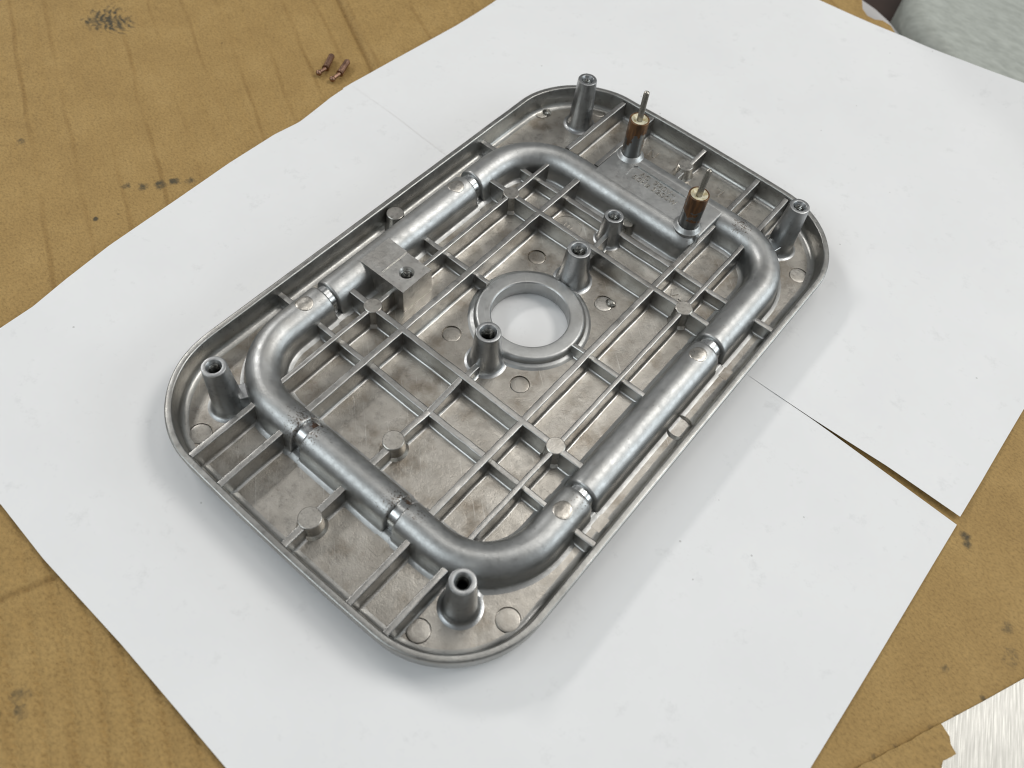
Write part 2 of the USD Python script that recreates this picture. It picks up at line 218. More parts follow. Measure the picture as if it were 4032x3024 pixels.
M_SHEET = mat('brushed_sheet', {'g': ('geometry', {}), 'p': ('principled_bsdf', {'metallic': 1.0, 'roughness': 0.42}), 'vr': ('vector_rotate', {'rotate_type': 'z_axis', 'angle': -0.35}), 'mp': ('mapping', {'scale': (2600.0, 90.0, 60.0)}),
    'n': ('noise_texture', {'scale': 1.0, 'detail': 3.0, 'roughness': 0.6}), 'r': ('rgb_ramp', {'ramp': [(0.32, (0.24, 0.236, 0.222)), (0.5, (0.31, 0.305, 0.288)), (0.68, (0.42, 0.415, 0.39))]}), 'b': ('bump', {'strength': 0.25, 'distance': 0.0001})},
    [('g.position', 'vr.vector'), ('vr.vector', 'mp.vector'), ('mp.vector', 'n.vector'), ('n.fac', 'r.fac'), ('r.color', 'p.base_color'), ('n.fac', 'b.height'), ('b.normal', 'p.normal')])
M_COPPER = metal('tarnished_copper', (0.20, 0.115, 0.08), (0.46, 0.28, 0.20), 0.40, bump=0.3, blotch=300, grain=2500)
M_FOAM = mat('grey_foam', {'g': ('geometry', {}), 'p': ('principled_bsdf', {'roughness': 0.6}), 'mp': ('mapping', {'rotation': (0, 0, 0.6), 'scale': (1.0, 2.2, 1.0)}), 'n': ('noise_texture', {'scale': 120.0, 'detail': 5.0, 'roughness': 0.65}),
    'r': ('rgb_ramp', {'ramp': [(0.3, (0.30, 0.315, 0.285)), (0.7, (0.43, 0.45, 0.41))]}), 'b': ('bump', {'strength': 0.3, 'distance': 0.001})},
    [('g.position', 'mp.vector'), ('mp.vector', 'n.vector'), ('n.fac', 'r.fac'), ('r.color', 'p.base_color'), ('n.fac', 'b.height'), ('b.normal', 'p.normal')])
M_DISC = mat('grey_white_paper', {'p': ('principled_bsdf', {'roughness': 0.6, 'base_color': (0.56, 0.55, 0.55)})})
M_HOLE = mat('hole_shade', {'p': ('principled_bsdf', {'roughness': 0.9, 'specular_ior_level': 0.1, 'base_color': (0.012, 0.011, 0.010)})})  # near-black colour standing in for the shade down the holes
M_TABLE = mat('dark_table', {'g': ('geometry', {}), 'n': ('noise_texture', {'scale': 30.0, 'detail': 4.0}), 'r': ('rgb_ramp', {'ramp': [(0.3, (0.028, 0.016, 0.011)), (0.7, (0.05, 0.028, 0.02))]}), 'p': ('principled_bsdf', {'roughness': 0.5})},
    [('g.position', 'n.vector'), ('n.fac', 'r.fac'), ('r.color', 'p.base_color')])

# ------------------------------------------------------------------ the table, cardboard, papers and what lies round them (millimetres from here on)
tag(obj('table', box(-900, -800, -62, 900, 1200, -42), M_TABLE, smooth=False), kind='structure')
RD = np.array([0.885, -0.466]); RN = np.array([0.466, 0.885])       # along and across the corrugation
def card_height(x, y):
    s = x * RN[0] + y * RN[1]; a = x * RD[0] + y * RD[1]
    p3 = np.stack([x / 55.0, y / 55.0, np.zeros_like(x)], -1)
    amp = 0.22 + 0.42 * meshkit.noise(p3, 3) ** 1.5
    amp = np.where(x > 120, 0.015, amp); amp = np.where(y < -140, amp * 3.0 + 0.1, amp)
    wob = 0.9 * (meshkit.noise(np.stack([a / 40, s / 40, 0 * a], -1), 5) - 0.5)
    ph = (s + wob * 2) / 7.7
    fr = ph - np.floor(ph) - 0.5
    z = -amp * 1.9 * np.exp(-(fr / 0.13) ** 2) + amp * 0.5 * np.cos(2 * np.pi * fr)
    d = (x + 196.7) * 0.468 + (y - 91.2) * 0.884                           # long crease by the copper pins
    z = z - 1.9 * np.exp(-(d / 1.7) ** 2) + 0.45 * np.exp(-((d + 3.2) / 1.8) ** 2)
    d2 = (x + 53.1) * 0.917 - (y + 184.0) * 0.398                          # short cross crease by the near sheet
    z = z - np.where((y < -140) & (x < 0), 0.6 * np.exp(-(d2 / 1.2) ** 2), 0)
    return z + 1.2 * (meshkit.noise(np.stack([x / 130, y / 130, 0 * x], -1), 9) - 0.5)
def solid_sheet(X, Y, Z, th, nu, nv):
    top = np.stack([X, Y, Z], -1).reshape(-1, 3); bot = top - [0, 0, th]
    q = grid_faces(nu, nv); n = len(top)
    ij = np.arange(n).reshape(nu, nv); rim = np.r_[ij[:, 0], ij[-1, 1:], ij[-2::-1, -1], ij[0, -2:0:-1]]
    r2 = np.roll(rim, -1); side = np.c_[rim, rim + n, r2 + n, r2]
    m = tri(np.vstack([top, bot]), np.vstack([q, q[:, ::-1] + n, side])); m.fix_normals(); return m
cx_ = np.arange(-420, 206, 1.35); cy_ = np.arange(-340, 266, 1.35)
CX, CY = np.meshgrid(cx_, cy_, indexing='ij')
CY2 = CY + np.where(CY > 270, 3.0 * (meshkit.noise(np.stack([CX / 14, CX * 0, CX * 0], -1), 2) - 0.5), 0)
CX2 = CX - np.clip(CX - 196, 0, None) * 0
def right_limit(y):                                                        # right edge of the upper ply, torn along a fold
    return np.interp(y, [-340, -62, -36, -10, 3, 30, 300], [20, 160, 178.5, 192.5, 199.0, 216, 230])
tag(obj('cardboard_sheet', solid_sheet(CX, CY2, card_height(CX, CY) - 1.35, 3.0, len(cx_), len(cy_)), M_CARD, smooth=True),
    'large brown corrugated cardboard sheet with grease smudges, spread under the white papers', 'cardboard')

def interp_line(pts, n):
    p = np.array(pts, float); d = np.r_[0, np.cumsum(np.linalg.norm(np.diff(p, axis=0), axis=1))]; t = np.linspace(0, d[-1], n)
    return np.c_[np.interp(t, d, p[:, 0]), np.interp(t, d, p[:, 1])]
def coons(b, t, l, r, nu, nv):
    """patch between the bottom and top lines (u) and the left and right lines (v)"""
    B_, T_, L_, R_ = interp_line(b, nu), interp_line(t, nu), interp_line(l, nv), interp_line(r, nv)
    u = np.linspace(0, 1, nu)[:, None, None]; v = np.linspace(0, 1, nv)[None, :, None]
    S = (1 - v) * B_[:, None] + v * T_[:, None] + (1 - u) * L_[None] + u * R_[None]
    return S - ((1 - u) * (1 - v) * B_[0] + u * (1 - v) * B_[-1] + (1 - u) * v * T_[0] + u * v * T_[-1])
def wav(P, seed, a): return a * (meshkit.fbm(np.stack([P[..., 0] / 75, P[..., 1] / 75, 0 * P[..., 0]], -1), 2, seed) - 0.5)
S1 = coons([(-137, -166.5), (-78.6, -167.3), (-53.4, -169.1), (-15.3, -169.6), (32.7, -171.6), (155.5, -175)], [(-145.5, 49), (-125.1, 48.2), (-100.1, 46.4), (-86.6, 45.7), (0, 42.8), (74.8, 39.7), (102.4, 39.1), (123.7, 38.2), (160.9, 36.7)],
           [(-137, -166.5), (-137.8, -129.6), (-137.9, -116.7), (-140.2, -101.9), (-142.6, -81), (-144, -47.9), (-145.4, -20.9), (-145.3, 3.8), (-143.7, 16.6), (-145.5, 36.9), (-145.5, 49)],
           [(155.5, -175), (158.4, -64.9), (159.5, -24.5), (160.2, 8.2), (160.9, 36.7)], 150, 110)
def flat_under(P):                                                        # 1 under the plate, 0 away from it
    d = np.maximum(np.abs(P[..., 0]) - 62, np.abs(P[..., 1]) - 108); return np.clip(1 - d / 25, 0, 1)
z1 = -0.16 + (1 - flat_under(S1)) * (wav(S1, 11, 1.3))
z1 = z1 - 0.35 * np.clip((np.abs(S1[..., 0]) - 110) / 50, 0, 1)
z1 = z1 + 1.1 * np.clip((-50 - S1[..., 0]) / 60, 0, 1) * np.exp(-((S1[..., 1] - 48) / 22) ** 2)
tag(obj('paper_sheet', solid_sheet(S1[..., 0], S1[..., 1], z1, 0.11, 150, 110), M_PAPER, smooth=60), 'white paper sheet nearest the viewer, under the lower half of the metal plate', 'paper')
S2 = coons([(-146.8, 45.6), (-60, 41.5), (30, 38.0), (74.8, 39.4), (102.2, 39.3), (132.6, 39.8), (160.2, 39.3)], [(-137, 258), (-52, 258.5), (-19.8, 258.5), (3.8, 260), (29.8, 261.8), (59, 260.9), (89.6, 259.3), (120, 257), (165, 255)],
           [(-146.8, 45.6), (-146.6, 50.5), (-145.6, 62.3), (-141.8, 118.1), (-141.1, 148.3), (-138, 164.8), (-137, 258)], [(160.2, 39.3), (160.8, 57.6), (161.5, 99), (164, 180), (165, 255)], 160, 120)
t_ = np.clip((S2[..., 1] - 130) / 130, 0, 1.1)
d_ = (S2[..., 0] - 31) * 0.447 + (S2[..., 1] - 265) * 0.894
z2 = -0.40 + 10 * t_ * t_ * (3 - 2 * np.clip(t_, 0, 1)) + 0.2 * (d_ + np.sqrt(d_ ** 2 + 60)) + (1 - flat_under(S2)) * wav(S2, 21, 1.0)
lift = np.clip((S2[..., 0] - 70) / 60, 0, 1) * np.clip(1 - (S2[..., 1] - 40) / 45, 0, 1)
z2 = z2 + 1.0 * lift * lift
tag(obj('paper_sheet', solid_sheet(S2[..., 0], S2[..., 1], z2, 0.11, 160, 120), M_PAPER, smooth=60), 'white paper sheet under the upper half of the metal plate, far edge curling up', 'paper')

# torn cardboard flap and bare sheet metal in the lower right corner
FE = interp_line([(150, -100), (169.3, -55.4), (176.5, -41.5), (183.0, -28.6)], 60); FE[:, 0] += 0.9 * (meshkit.fbm(np.c_[FE / 2.2, 0 * FE[:, 0]], 3, 77) - 0.5)
flap = Polygon(FE.tolist() + [ (186.4, -30.4), (187.5, -32.2), (189.9, -33.6), (189.0, -35.6), (187.6, -38.0), (188.5, -42), (192, -60), (180, -110)])
fl = trimesh.creation.extrude_polygon(flap, 1.5, engine='earcut'); fl.apply_translation((0, 0, -0.95))
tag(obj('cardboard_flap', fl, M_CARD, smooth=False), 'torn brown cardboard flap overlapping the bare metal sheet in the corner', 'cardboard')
sh = trimesh.creation.extrude_polygon(Polygon([(183.2, -28.4), (190.5, -14), (198.4, 2.2), (212, 30), (300, -20), (260, -140), (180, -110), (184, -50)]), 0.6, engine='earcut'); sh.apply_translation((0, 0, -1.15))
tag(obj('metal_sheet', sh, M_SHEET, smooth=False), 'bright brushed metal sheet poking in at the lower right corner', 'metal sheet')

# two copper contact pins lying on the cardboard
def contact_pin(a, b, c, label):
    o = thing('contact_pin', label, 'pin', 'copper pins on the cardboard')
    a, b, c = (np.array(q, float) for q in (a, b, c))
    def rod(p, q, prof, n=18):
        d = q - p; L = np.linalg.norm(d); m = lathe([(0.01, 0)] + [(r, z * L) for r, z in prof] + [(0.01, L)], n=n)
        m.apply_transform(trimesh.geometry.align_vectors([0, 0, 1], d / L)); m.apply_translation(p); return m
    obj('barrel', rod(a, b, [(1.2, 0), (1.45, 0.05), (1.45, 0.90), (1.2, 0.93), (1.2, 0.955), (1.65, 0.965), (1.65, 1.0)]), M_COPPER, o)
    obj('hollow_shade_disc', rod(a - (b - a) * 0.006, a + (b - a) * 0.004, [(1.1, 0), (1.1, 1)]), M_HOLE, o, smooth=False)  # black disc on the closed end, painted as the shade of a hollow
    obj('plunger', rod(b, c, [(0.85, 0), (0.85, 1)]), M_COPPER, o)
    tip = trimesh.creation.icosphere(2, 1.35); tip.apply_translation(c); obj('tip', tip, M_COPPER, o)
contact_pin((-165.6, 57.0, 1.0), (-160.9, 48.6, 1.0), (-161.2, 44.6, 0.6), 'copper pin farther from the white paper edge, left of its twin')
contact_pin((-157.4, 59.2, 1.2), (-153.8, 50.6, 1.0), (-153.8, 46.0, 0.6), 'copper pin nearer the white paper edge with dark hollow end')

# background beyond the far paper edge
def rounded_slab(poly, z0, z1, r, steps=6):
    rings = []; P0 = Polygon(poly).buffer(-4).buffer(4)
    L = interp_line(list(P0.exterior.coords), 160)[:-1]; c = L.mean(0)
    t = np.roll(L, -1, 0) - np.roll(L, 1, 0); t /= np.linalg.norm(t, axis=1, keepdims=True); nr = np.c_[t[:, 1], -t[:, 0]]
    if ((L - c) * nr).sum() < 0: nr = -nr
    for k in range(steps + 1):
        a = k / steps * np.pi / 2; rings.append(np.c_[L - nr * r * (1 - np.cos(a)), np.full(len(L), z1 - r + r * np.sin(a))])
    for f in (0.9, 0.7, 0.45, 0.2): rings.append(np.c_[c + (rings[steps][:, :2] - c) * f, rings[steps][:, 2] + 1.5 * (meshkit.noise(np.c_[L * f / 20, 0 * L[:, 0]], 4) - .5)])
    rings = [np.c_[L, np.full(len(L), z0)]] + rings
    return fixn(cat(loft(rings[::-1], False, True), cap(rings[-1])))
tag(obj('foam_block', rounded_slab([(4, 350), (11, 334), (18, 325), (28, 316), (43, 307), (64, 292), (130, 240), (330, 190), (360, 520), (60, 560), (2, 420)], -42, -12, 9), M_FOAM, smooth=50),
    'grey-green fibrous foam block behind the far paper edge at top right', 'foam')
disc = Polygon([(-60, 280), (-60, 345), (-30.3, 343), (-18.7, 341), (-5, 337.5), (6, 332.5), (15.9, 325.9), (22, 319), (26.6, 311), (29, 300), (30, 280)])
dk = trimesh.creation.extrude_polygon(disc, 0.5, engine='earcut'); dk.apply_translation((0, 0, -26))
tag(obj('paper_scrap', dk, M_DISC, smooth=False), 'pale grey round-edged paper scrap between the cardboard edge and grey foam', 'paper')
scr = Polygon([(-60, 270), (-60, 330), (-20, 325), (-8.5, 309), (-4, 301), (1, 297), (5.5, 297), (9, 299.5), (14.7, 298.5), (18.5, 295), (21.3, 291), (25.8, 280), (20, 265)])
sc = trimesh.creation.extrude_polygon(scr, 2.5, engine='earcut'); sc.apply_translation((0, 0, -10.5))
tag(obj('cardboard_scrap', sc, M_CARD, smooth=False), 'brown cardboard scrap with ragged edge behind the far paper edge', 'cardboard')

# ------------------------------------------------------------------ the heating plate
plate = thing('heating_plate', 'ribbed die-cast aluminium heating plate lying back side up on white papers', 'heating plate')
ZF, ZR, ZT, ZW = 4.2, 12.0, 15.5, 12.8                 # floor, rib tops, tube crest, rim top
def outline(n_arc=30, n_line=36):
    hx, hy, R = 75.0, 119.7, 34.0; pts = []
    for cx, cy, a0 in ((hx - R, hy - R, 0), (R - hx, hy - R, 90), (R - hx, R - hy, 180), (hx - R, R - hy, 270)):
        pts += arc(cx, cy, R, a0, a0 + 90, n_arc).tolist()
        nx = {0: (R - hx, hy), 90: (-hx, R - hy), 180: (hx - R, -hy), 270: (hx, hy - R)}[a0]
        p0 = np.array(pts[-1]); pts += [(p0 + (np.array(nx) - p0) * k / (n_line + 1)).tolist() for k in range(1, n_line + 1)]
    p = np.array(pts); p[:, 1] *= 1 + 2.4 / hy * (1 - (p[:, 0] / hx) ** 2); p[:, 1] -= 0.9
    return p
OL = outline()
tt = np.roll(OL, -1, 0) - np.roll(OL, 1, 0); tt /= np.linalg.norm(tt, axis=1, keepdims=True); IN = np.c_[-tt[:, 1], tt[:, 0]]
prof = [(6.4, 3.35), (5.9, ZF)] + [(5.5 - 2.2 * math.sin(a), ZF + 2.2 - 2.2 * math.cos(a)) for a in np.radians([15, 35, 55, 75, 88])] + [(3.15, 9.4), (2.45, ZW - 0.4), (2.28, ZW - 0.1), (2.0, ZW)]
prof += [(0.75, ZW), (0.3, ZW - 0.15), (0.08, ZW - 0.5), (0.0, ZW - 0.9), (0.5, 5.6)] + [(0.5 + 5.0 * (1 - math.cos(a)), 5.6 - 5.4 * math.sin(a)) for a in np.radians([15, 30, 45, 60, 75, 90])] + [(12, 0.2), (12, 3.2)]
pan = loft([np.c_[OL + IN * d, np.full(len(OL), z)] for d, z in prof], True, True)
pan.vertices[:, 2] += 0.30 * (meshkit.fbm(np.c_[pan.vertices[:, :2] / 9, 0 * pan.vertices[:, 0]], 3, 8) - 0.5) * (pan.vertices[:, 2] > 11)
obj('rim', fixn(pan), M_RIM, plate, smooth=40)
inner = Polygon(OL + IN * 4.9); HUB = (-0.3, 0.4)
MARKS = ((-69, 93, 3.3), (-50.6, 112.4, 3.1), (-17.3, 25.9, 3.4), (15.9, 25.6, 3.5), (-17.0, -24.6, 3.4), (15.4, -24.4, 3.4), (65.4, 91.8, 3.6), (65.9, -91.2, 3.8), (47.8, -111.2, 3.7), (-50.5, -111.2, 3.7))
fl2 = inner.difference(Point(*HUB).buffer(16.5, 32))
for x, y, r in MARKS: fl2 = fl2.difference(Point(x, y).buffer(r + 0.24, 14))
fm = trimesh.creation.extrude_polygon(fl2, ZF - 0.5, engine='earcut'); fm.apply_translation((0, 0, 0.5))
obj('floor', fm, M_FLOOR, plate, smooth=False)
# ring round the centre hole
hub = [(15.0, 0.4), (14.7, 3), (14.7, 7.0), (15.1, 7.4), (15.6, 7.5), (19.3, 7.5), (20.1, 7.25), (20.7, 6.6), (20.95, 5.8), (21.1, 5.3), (21.6, 5.0), (22.1, 4.95), (22.5, 4.7), (23.3, ZF - 0.05), (23.3, 1.5), (16, 0.4)]
obj('hub_ring', lathe(hub, *HUB, n=72), M_TUBE, plate, smooth=30, label='raised ring round the large centre hole')

def rib_profile(w, zt, fil=1.25, zb=ZF - 0.06):
    b = w / 2 + 0.045 * (zt - zb)
    h = [(b + fil, zb), (b + fil * 0.62, zb + 0.10), (b + fil * 0.29, zb + 0.33), (b + fil * 0.08, zb + 0.72), (b, zb + fil), (w / 2 + 0.03, zt - 0.4), (w / 2 - 0.10, zt - 0.12), (w / 2 - 0.38, zt)]
    return [(-x, z) for x, z in h] + [(x, z) for x, z in h[::-1]]
def rib(x0, y0, x1, y1, w=2.0, zt=ZR, zt2=None, m=None):
    L = math.hypot(x1 - x0, y1 - y0); n = max(3, int(L / 2.5))
    p = np.c_[np.linspace(x0, x1, n), np.linspace(y0, y1, n)]
    s = sweep(p, rib_profile(w, zt))
    if zt2 is not None:
        t = ((s.vertices[:, 0] - x0) * (x1 - x0) + (s.vertices[:, 1] - y0) * (y1 - y0)) / L ** 2
        k = (s.vertices[:, 2] - ZF) / (zt - ZF); s.vertices[:, 2] += np.clip(k, 0, 1) * (zt2 - zt) * t
    top = s.vertices[:, 2] > zt - 0.6                  # slightly uneven cast tops
    s.vertices[:, :2] += 0.45 * (np.stack([meshkit.fbm(np.c_[s.vertices[:, :2] / 11, s.vertices[:, 2] / 9], 2, 41 + q) for q in (0, 1)], 1) - 0.5)
    s.vertices[top, :2] += 0.12 * (RNG.random((top.sum(), 2)) - 0.5); s.vertices[top, 2] += 0.07 * (RNG.random(top.sum()) - 0.5) + 0.34 * (meshkit.fbm(np.c_[s.vertices[top, :2] / 8, 0 * s.vertices[top, 0]], 3, 31) - 0.5)
    return obj('rib', s, m or M_RIB, plate, smooth=35)
# long ribs (the tops of crossing ribs differ by a few hundredths so that no two faces share a plane)
rib(-27.65, -86, -27.65, 66.5, 2.5, 12.02); rib(27.6, -86, 27.6, 85, 2.4, 12.03)
rib(-42.15, -86, -42.15, -29, 1.8, 11.97); rib(-42.15, -14.6, -42.15, 67.5, 1.8, 11.97); rib(42.1, -86, 42.1, 85, 1.8, 11.98)
rib(-53.5, 39.0, 53.5, 39.0, 2.2, 12.08); rib(-53.5, -39.1, 53.5, -39.1, 2.4, 12.09)
# shorter cross ribs
SEGS = ((-53.5, -42.6), (-41.6, -28.2), (-27, 27), (28.2, 41.6), (42.6, 53.5))
for y, segs in ((-56.3, SEGS), (55.4, SEGS), (-0.6, ((-53.5, -42.6), (-41.6, -28.2), (28.2, 41.6), (42.6, 53.5)))):
    for x0, x1 in segs: rib(x0, y + RNG.uniform(-.15, .15), x1, y, 2.4 if x1 - x0 > 40 else 2.1, 9.1 + RNG.uniform(-.15, .15))
rib(-27.2, -0.4, -20.4, -0.5, 1.9, 9.3); rib(20.4, -0.5, 27.2, -0.5, 1.9, 9.3)
# centre line ribs
rib(1.0, -56.3, 1.0, -39.5, 2.2, 9.4, 11.6); rib(1.0, -56.3, 0.8, -74, 2.2, 9.4, 9.9); rib(1.0, -84, 1.0, -73, 2.6, 9.6); rib(0.8, -39.5, 0.3, -22, 2.2, 8.2)
rib(0.8, -95, 0.6, -109, 2.4, 10.9, 10.2); rib(1.0, -121.5, 0.6, -109, 2.4, 10.6, 9.8)
rib(-1.0, 39.2, -1.7, 53, 2.2, 11.2, 10.0); rib(0.2, 26, 0.0, 38.7, 2.6, 12.0, 9.6)
rib(0.0, 93, -0.3, 105, 2.4, 8.2); rib(0.2, 105, 1.0, 119, 2.0, 9.0, 11.4)
# ribs from the tube to the rim
for x in (-42.1, -27.9, 28.6, 42.8): rib(x, -(121.2 if abs(x) < 35 else 119.5), x, -94, 2.2, 11.9)
for x in (-41.8, -27.0, 27.7, 42.3): rib(x, 93.5 if x > -40 else 76, x, 119.0 if abs(x) < 35 else 117.2, 2.2, 12.0)
rib(-26.9, 76, -26.9, 94, 2.2, 12.3)
for y in (55.8, -56.6):
    rib(-73.4, y, -63.2, y, 2.2, 9.6); rib(63.2, y - 0.2, 73.4, y - 0.2, 2.2, 9.6)

# heating tube cast into the plate: a domed channel in seven lengths with bare tube showing in the gaps
def tube_profile(r=6.25, zt=ZT, fil=2.5):
    zb = ZF - 0.08; zc = zt - r
    h = [(r + 0.25 + fil * math.cos(a) + 0.0, 0) for a in ()]
    h = [(r + 0.35 + fil, zb), (r + 0.35 + fil * 0.60, zb + 0.14), (r + 0.35 + fil * 0.28, zb + 0.55), (r + 0.35 + fil * 0.07, zb + 1.2), (r + 0.3, zb + fil), (r + 0.05, zc)]
    h += [(r * math.cos(a), zc + r * math.sin(a)) for a in np.radians([12, 24, 36, 48, 60, 72, 82])]
    return [(-x, z) for x, z in h] + [(0, zt)] + [(x, z) for x, z in h[::-1]]
TP = tube_profile()
XT, YB, YN, YF, RC = 58.4, -89.4, 69.8, 88.4, 24.0
def seg(pts, n=None):
    p = np.array(pts, float); L = np.linalg.norm(np.diff(p, axis=0), axis=1).sum(); return interp_line(p, n or max(3, int(L / 2)))
def chan(path, e0, e1): obj('tube_channel', sweep(path, TP, (e0, e1)), M_TUBE, plate, smooth=38)
chan(seg([(21.5, YN)] + [(-XT + RC, YN)] + arc(-XT + RC, YN - RC, RC, 92, 180, 20).tolist() + [(-XT, 34.2)]), 5.5, 0.9)
chan(seg([(-XT, 29.0), (-XT, -44.6)], 40), 0.9, 0.9)
chan(seg([(-XT, -49.0)] + arc(-XT + RC, YB + RC, RC, 180, 270, 22).tolist() + [(-24.0, YB)]), 0.9, 0.9)
chan(seg([(-18.6, YB), (17.6, YB)], 24), 0.9, 0.9)
chan(seg([(22.6, YB)] + arc(XT - RC, YB + RC, RC, 270, 360, 22).tolist() + [(XT, -49.6)]), 0.9, 1.8)
chan(seg([(XT, -45.0), (XT, 27.4)], 40), 0.9, 1.8)
chan(seg([(XT, 33.2)] + arc(XT - 22, YF - 22, 22, 0, 90, 22).tolist() + [(-19.0, YF)]), 0.9, 5.0)
foot = [(9.0, ZF - 0.08), (8.2, ZF + 0.12), (7.4, ZF + 0.42), (6.8, ZF + 0.75), (6.3, ZF + 0.9)]; foot = [(-x, z) for x, z in foot] + foot[::-1]
whole = [(21.5, YN)] + [(-XT + RC, YN)] + arc(-XT + RC, YN - RC, RC, 92, 180, 20).tolist() + arc(-XT + RC, YB + RC, RC, 180, 270, 22).tolist() + arc(XT - RC, YB + RC, RC, 270, 360, 22).tolist() + arc(XT - 22, YF - 22, 22, 0, 90, 22).tolist() + [(-19.0, YF)]
obj('tube_foot', sweep(seg(whole), foot), M_TUBE, plate, smooth=45)
for a, b in (((-XT, 35.5), (-XT, 27.5)), ((-XT, -43), (-XT, -50.5)), ((-25.5, YB), (-17, YB)), ((16, YB), (24, YB)), ((XT, -51.5), (XT, -43.5)), ((XT, 25.5), (XT, 35))):
    obj('bare_tube', sweep(np.linspace(a, b, 9), tube_profile(4.8, 14.2, 0.5)), M_BARE, plate, smooth=40)
# platform between the two tube ends with the stamped rating field
pl = sweep(np.c_[np.linspace(-23.6, 27.0, 20), np.full(20, 79.1)], [(-9.4, ZF - 0.1), (-9.4, ZT - 0.6), (-8.6, ZT - 0.06), (8.6, ZT - 0.06), (9.4, ZT - 0.6), (9.4, ZF - 0.1)], (0.8, 0.8))
fieldp = Polygon([(-13.4, 77.3), (12.3, 76.4), (13.2, 77.6), (13.2, 82.6), (11.6, 84.4), (-12.4, 85.0), (-13.6, 83.8)]).buffer(-0.5).buffer(0.5)
cut = trimesh.creation.extrude_polygon(fieldp, 2.0, engine='earcut'); cut.apply_translation((0, 0, ZT - 0.60))
obj('tube_platform', trim(man(pl) - man(cut)), M_TUBE, plate, smooth=25, label='flat platform between the two terminals with sunken rating field')
def letters(text, h, x, y, z, rot=0, depth=0.3, m=M_MARK, lean=0):
    t = meshkit.text_mesh(text, h, depth); t.apply_transform(trimesh.transformations.rotation_matrix(math.radians(rot), (0, 0, 1))); t.apply_translation((x, y, z))
    return obj('lettering', t, m, plate, smooth=False)
letters('AC  220V~', 2.5, -9.3, 81.3, ZT - 0.62, -1.5, 0.34, M_MARK); letters('50Hz 1200W', 2.5, -11.0, 78.0, ZT - 0.62, -1.5, 0.34, M_MARK)
letters('N', 4.6, -15.0, 110.0, ZF - 0.02, 180, 0.45); letters('L', 5.0, 18.6, 110.8, ZF - 0.02, 180, 0.45)
letters('YH', 4.2, 31.2, 45.4, ZF - 0.02, 0, 0.45)

# screw posts: tapered, with chamfered and threaded hole
def post(x, y, zt, rt, rb, hole, fil=2.2, depth=9, m=M_POST):
    zb = ZF - 0.05
    p = [(rb + fil, zb), (rb + fil * 0.55, zb + 0.25), (rb + fil * 0.22, zb + 0.8), (rb, zb + fil), (rt + 0.05, zt - 0.45), (rt - 0.12, zt - 0.12), (rt - 0.4, zt), (hole + 0.75, zt), (hole + 0.55, zt - 0.12), (hole, zt - 1.3), (hole, zt - 1.6), (hole + 0.4, zt - 1.8), (hole + 0.4, 2.0), (rb + fil, 2.0)]
    o = obj('screw_post', lathe(p, x, y, 44), m, plate, smooth=36)
    n = 40; turns = int(depth / 0.8); a = np.linspace(0, 2 * np.pi * turns, n * turns)   # a helical thread inside the hole
    rings = [np.c_[x + np.array([hole + .35, hole - 0.25, hole + .35]) * math.cos(t), y + np.array([hole + .35, hole - 0.25, hole + .35]) * math.sin(t), zt - 1.4 - t / (2 * np.pi) * 0.8 - np.array([0, 0.38, 0.76])] for t in a]
    obj('thread', loft(rings), M_THREAD, o, smooth=True)
    bt = trimesh.creation.cylinder(hole + 0.5, 0.3, sections=24); bt.apply_translation((x, y, zt - 6.8)); obj('hole_shade_disc', bt, M_HOLE, o, smooth=False)  # black disc partway down stands for the shade deeper in the hole
    return o
for x, y in ((-52.2, 99.6), (51.6, 99.2), (-52.1, -97.6), (52.4, -97.6)): post(x, y, 28.0, 4.0, 5.2, 1.95)
post(0.0, 26.6, 22.0, 4.45, 5.8, 2.45); post(-0.1, -25.0, 22.0, 4.45, 5.8, 2.45); post(-2.2, 53.3, 17.8, 3.8, 4.7, 1.95, 1.6)
# webs tying the corner posts to the tube
for (x0, y0), (x1, y1), z in (((-52.1, -97.6), (-46.5, -88), 10.5), ((51.6, 99.2), (49.5, 90), 9.5), ((52.4, -97.6), (48.5, -88.5), 9.0)):
    obj('web', sweep(np.linspace((x0, y0), (x1, y1), 6), rib_profile(6.0, z, 3.2)), M_POST, plate, smooth=45)

# round ejector marks: low discs in a ring groove on the floor
for k, (x, y, r) in enumerate(MARKS):
    dz = (0.18, 0.05, -0.22, -0.1, -0.28, -0.15, -0.05, 0.16, 0.2, 0.06)[k]
    d = lathe([(0.01, ZF + dz + 0.02), (r * 0.5, ZF + dz), (r - 0.35, ZF + dz), (r - 0.06, ZF + dz - 0.14), (r, ZF - 0.7), (r + 0.3, ZF - 0.75), (0.01, ZF - 0.9)], x, y, 40, False)
    d.vertices[:, 2] += (d.vertices[:, 0] - x) * RNG.uniform(-.03, .03) + (d.vertices[:, 1] - y) * RNG.uniform(-.03, .03)
    obj('pin_mark', d, M_FLOOR if k % 3 else M_MARK, plate, smooth=30)
    if k in (0, 3):      # torn burr standing on the edge of the mark
        b = trimesh.creation.icosphere(3, 1.0); b.vertices *= 1 + 0.9 * (meshkit.fbm(b.vertices * 1.7 + 9, 3, 50 + k)[:, None] - 0.5); b.vertices *= (2.0, 1.5, 1.1)
        b.apply_translation((x + 2.0, y + 1.9, ZF + 0.35)); obj('burr', b, M_PIN, plate, smooth=45)
obj('stamp_ring', lathe([(5.7, ZF - 0.2), (5.8, ZF + 0.25), (6.1, ZF + 0.25), (6.2, ZF - 0.2)], -18.4, 46.9, 48), M_MARK, plate, smooth=30)
for a in (-1.6, 0.0, 1.6):
    obj('lettering', box(-18.4 + a - 0.2, 45.0, ZF - 0.2, -18.4 + a + 0.2, 48.6, ZF + 0.22), M_MARK, plate, smooth=False)
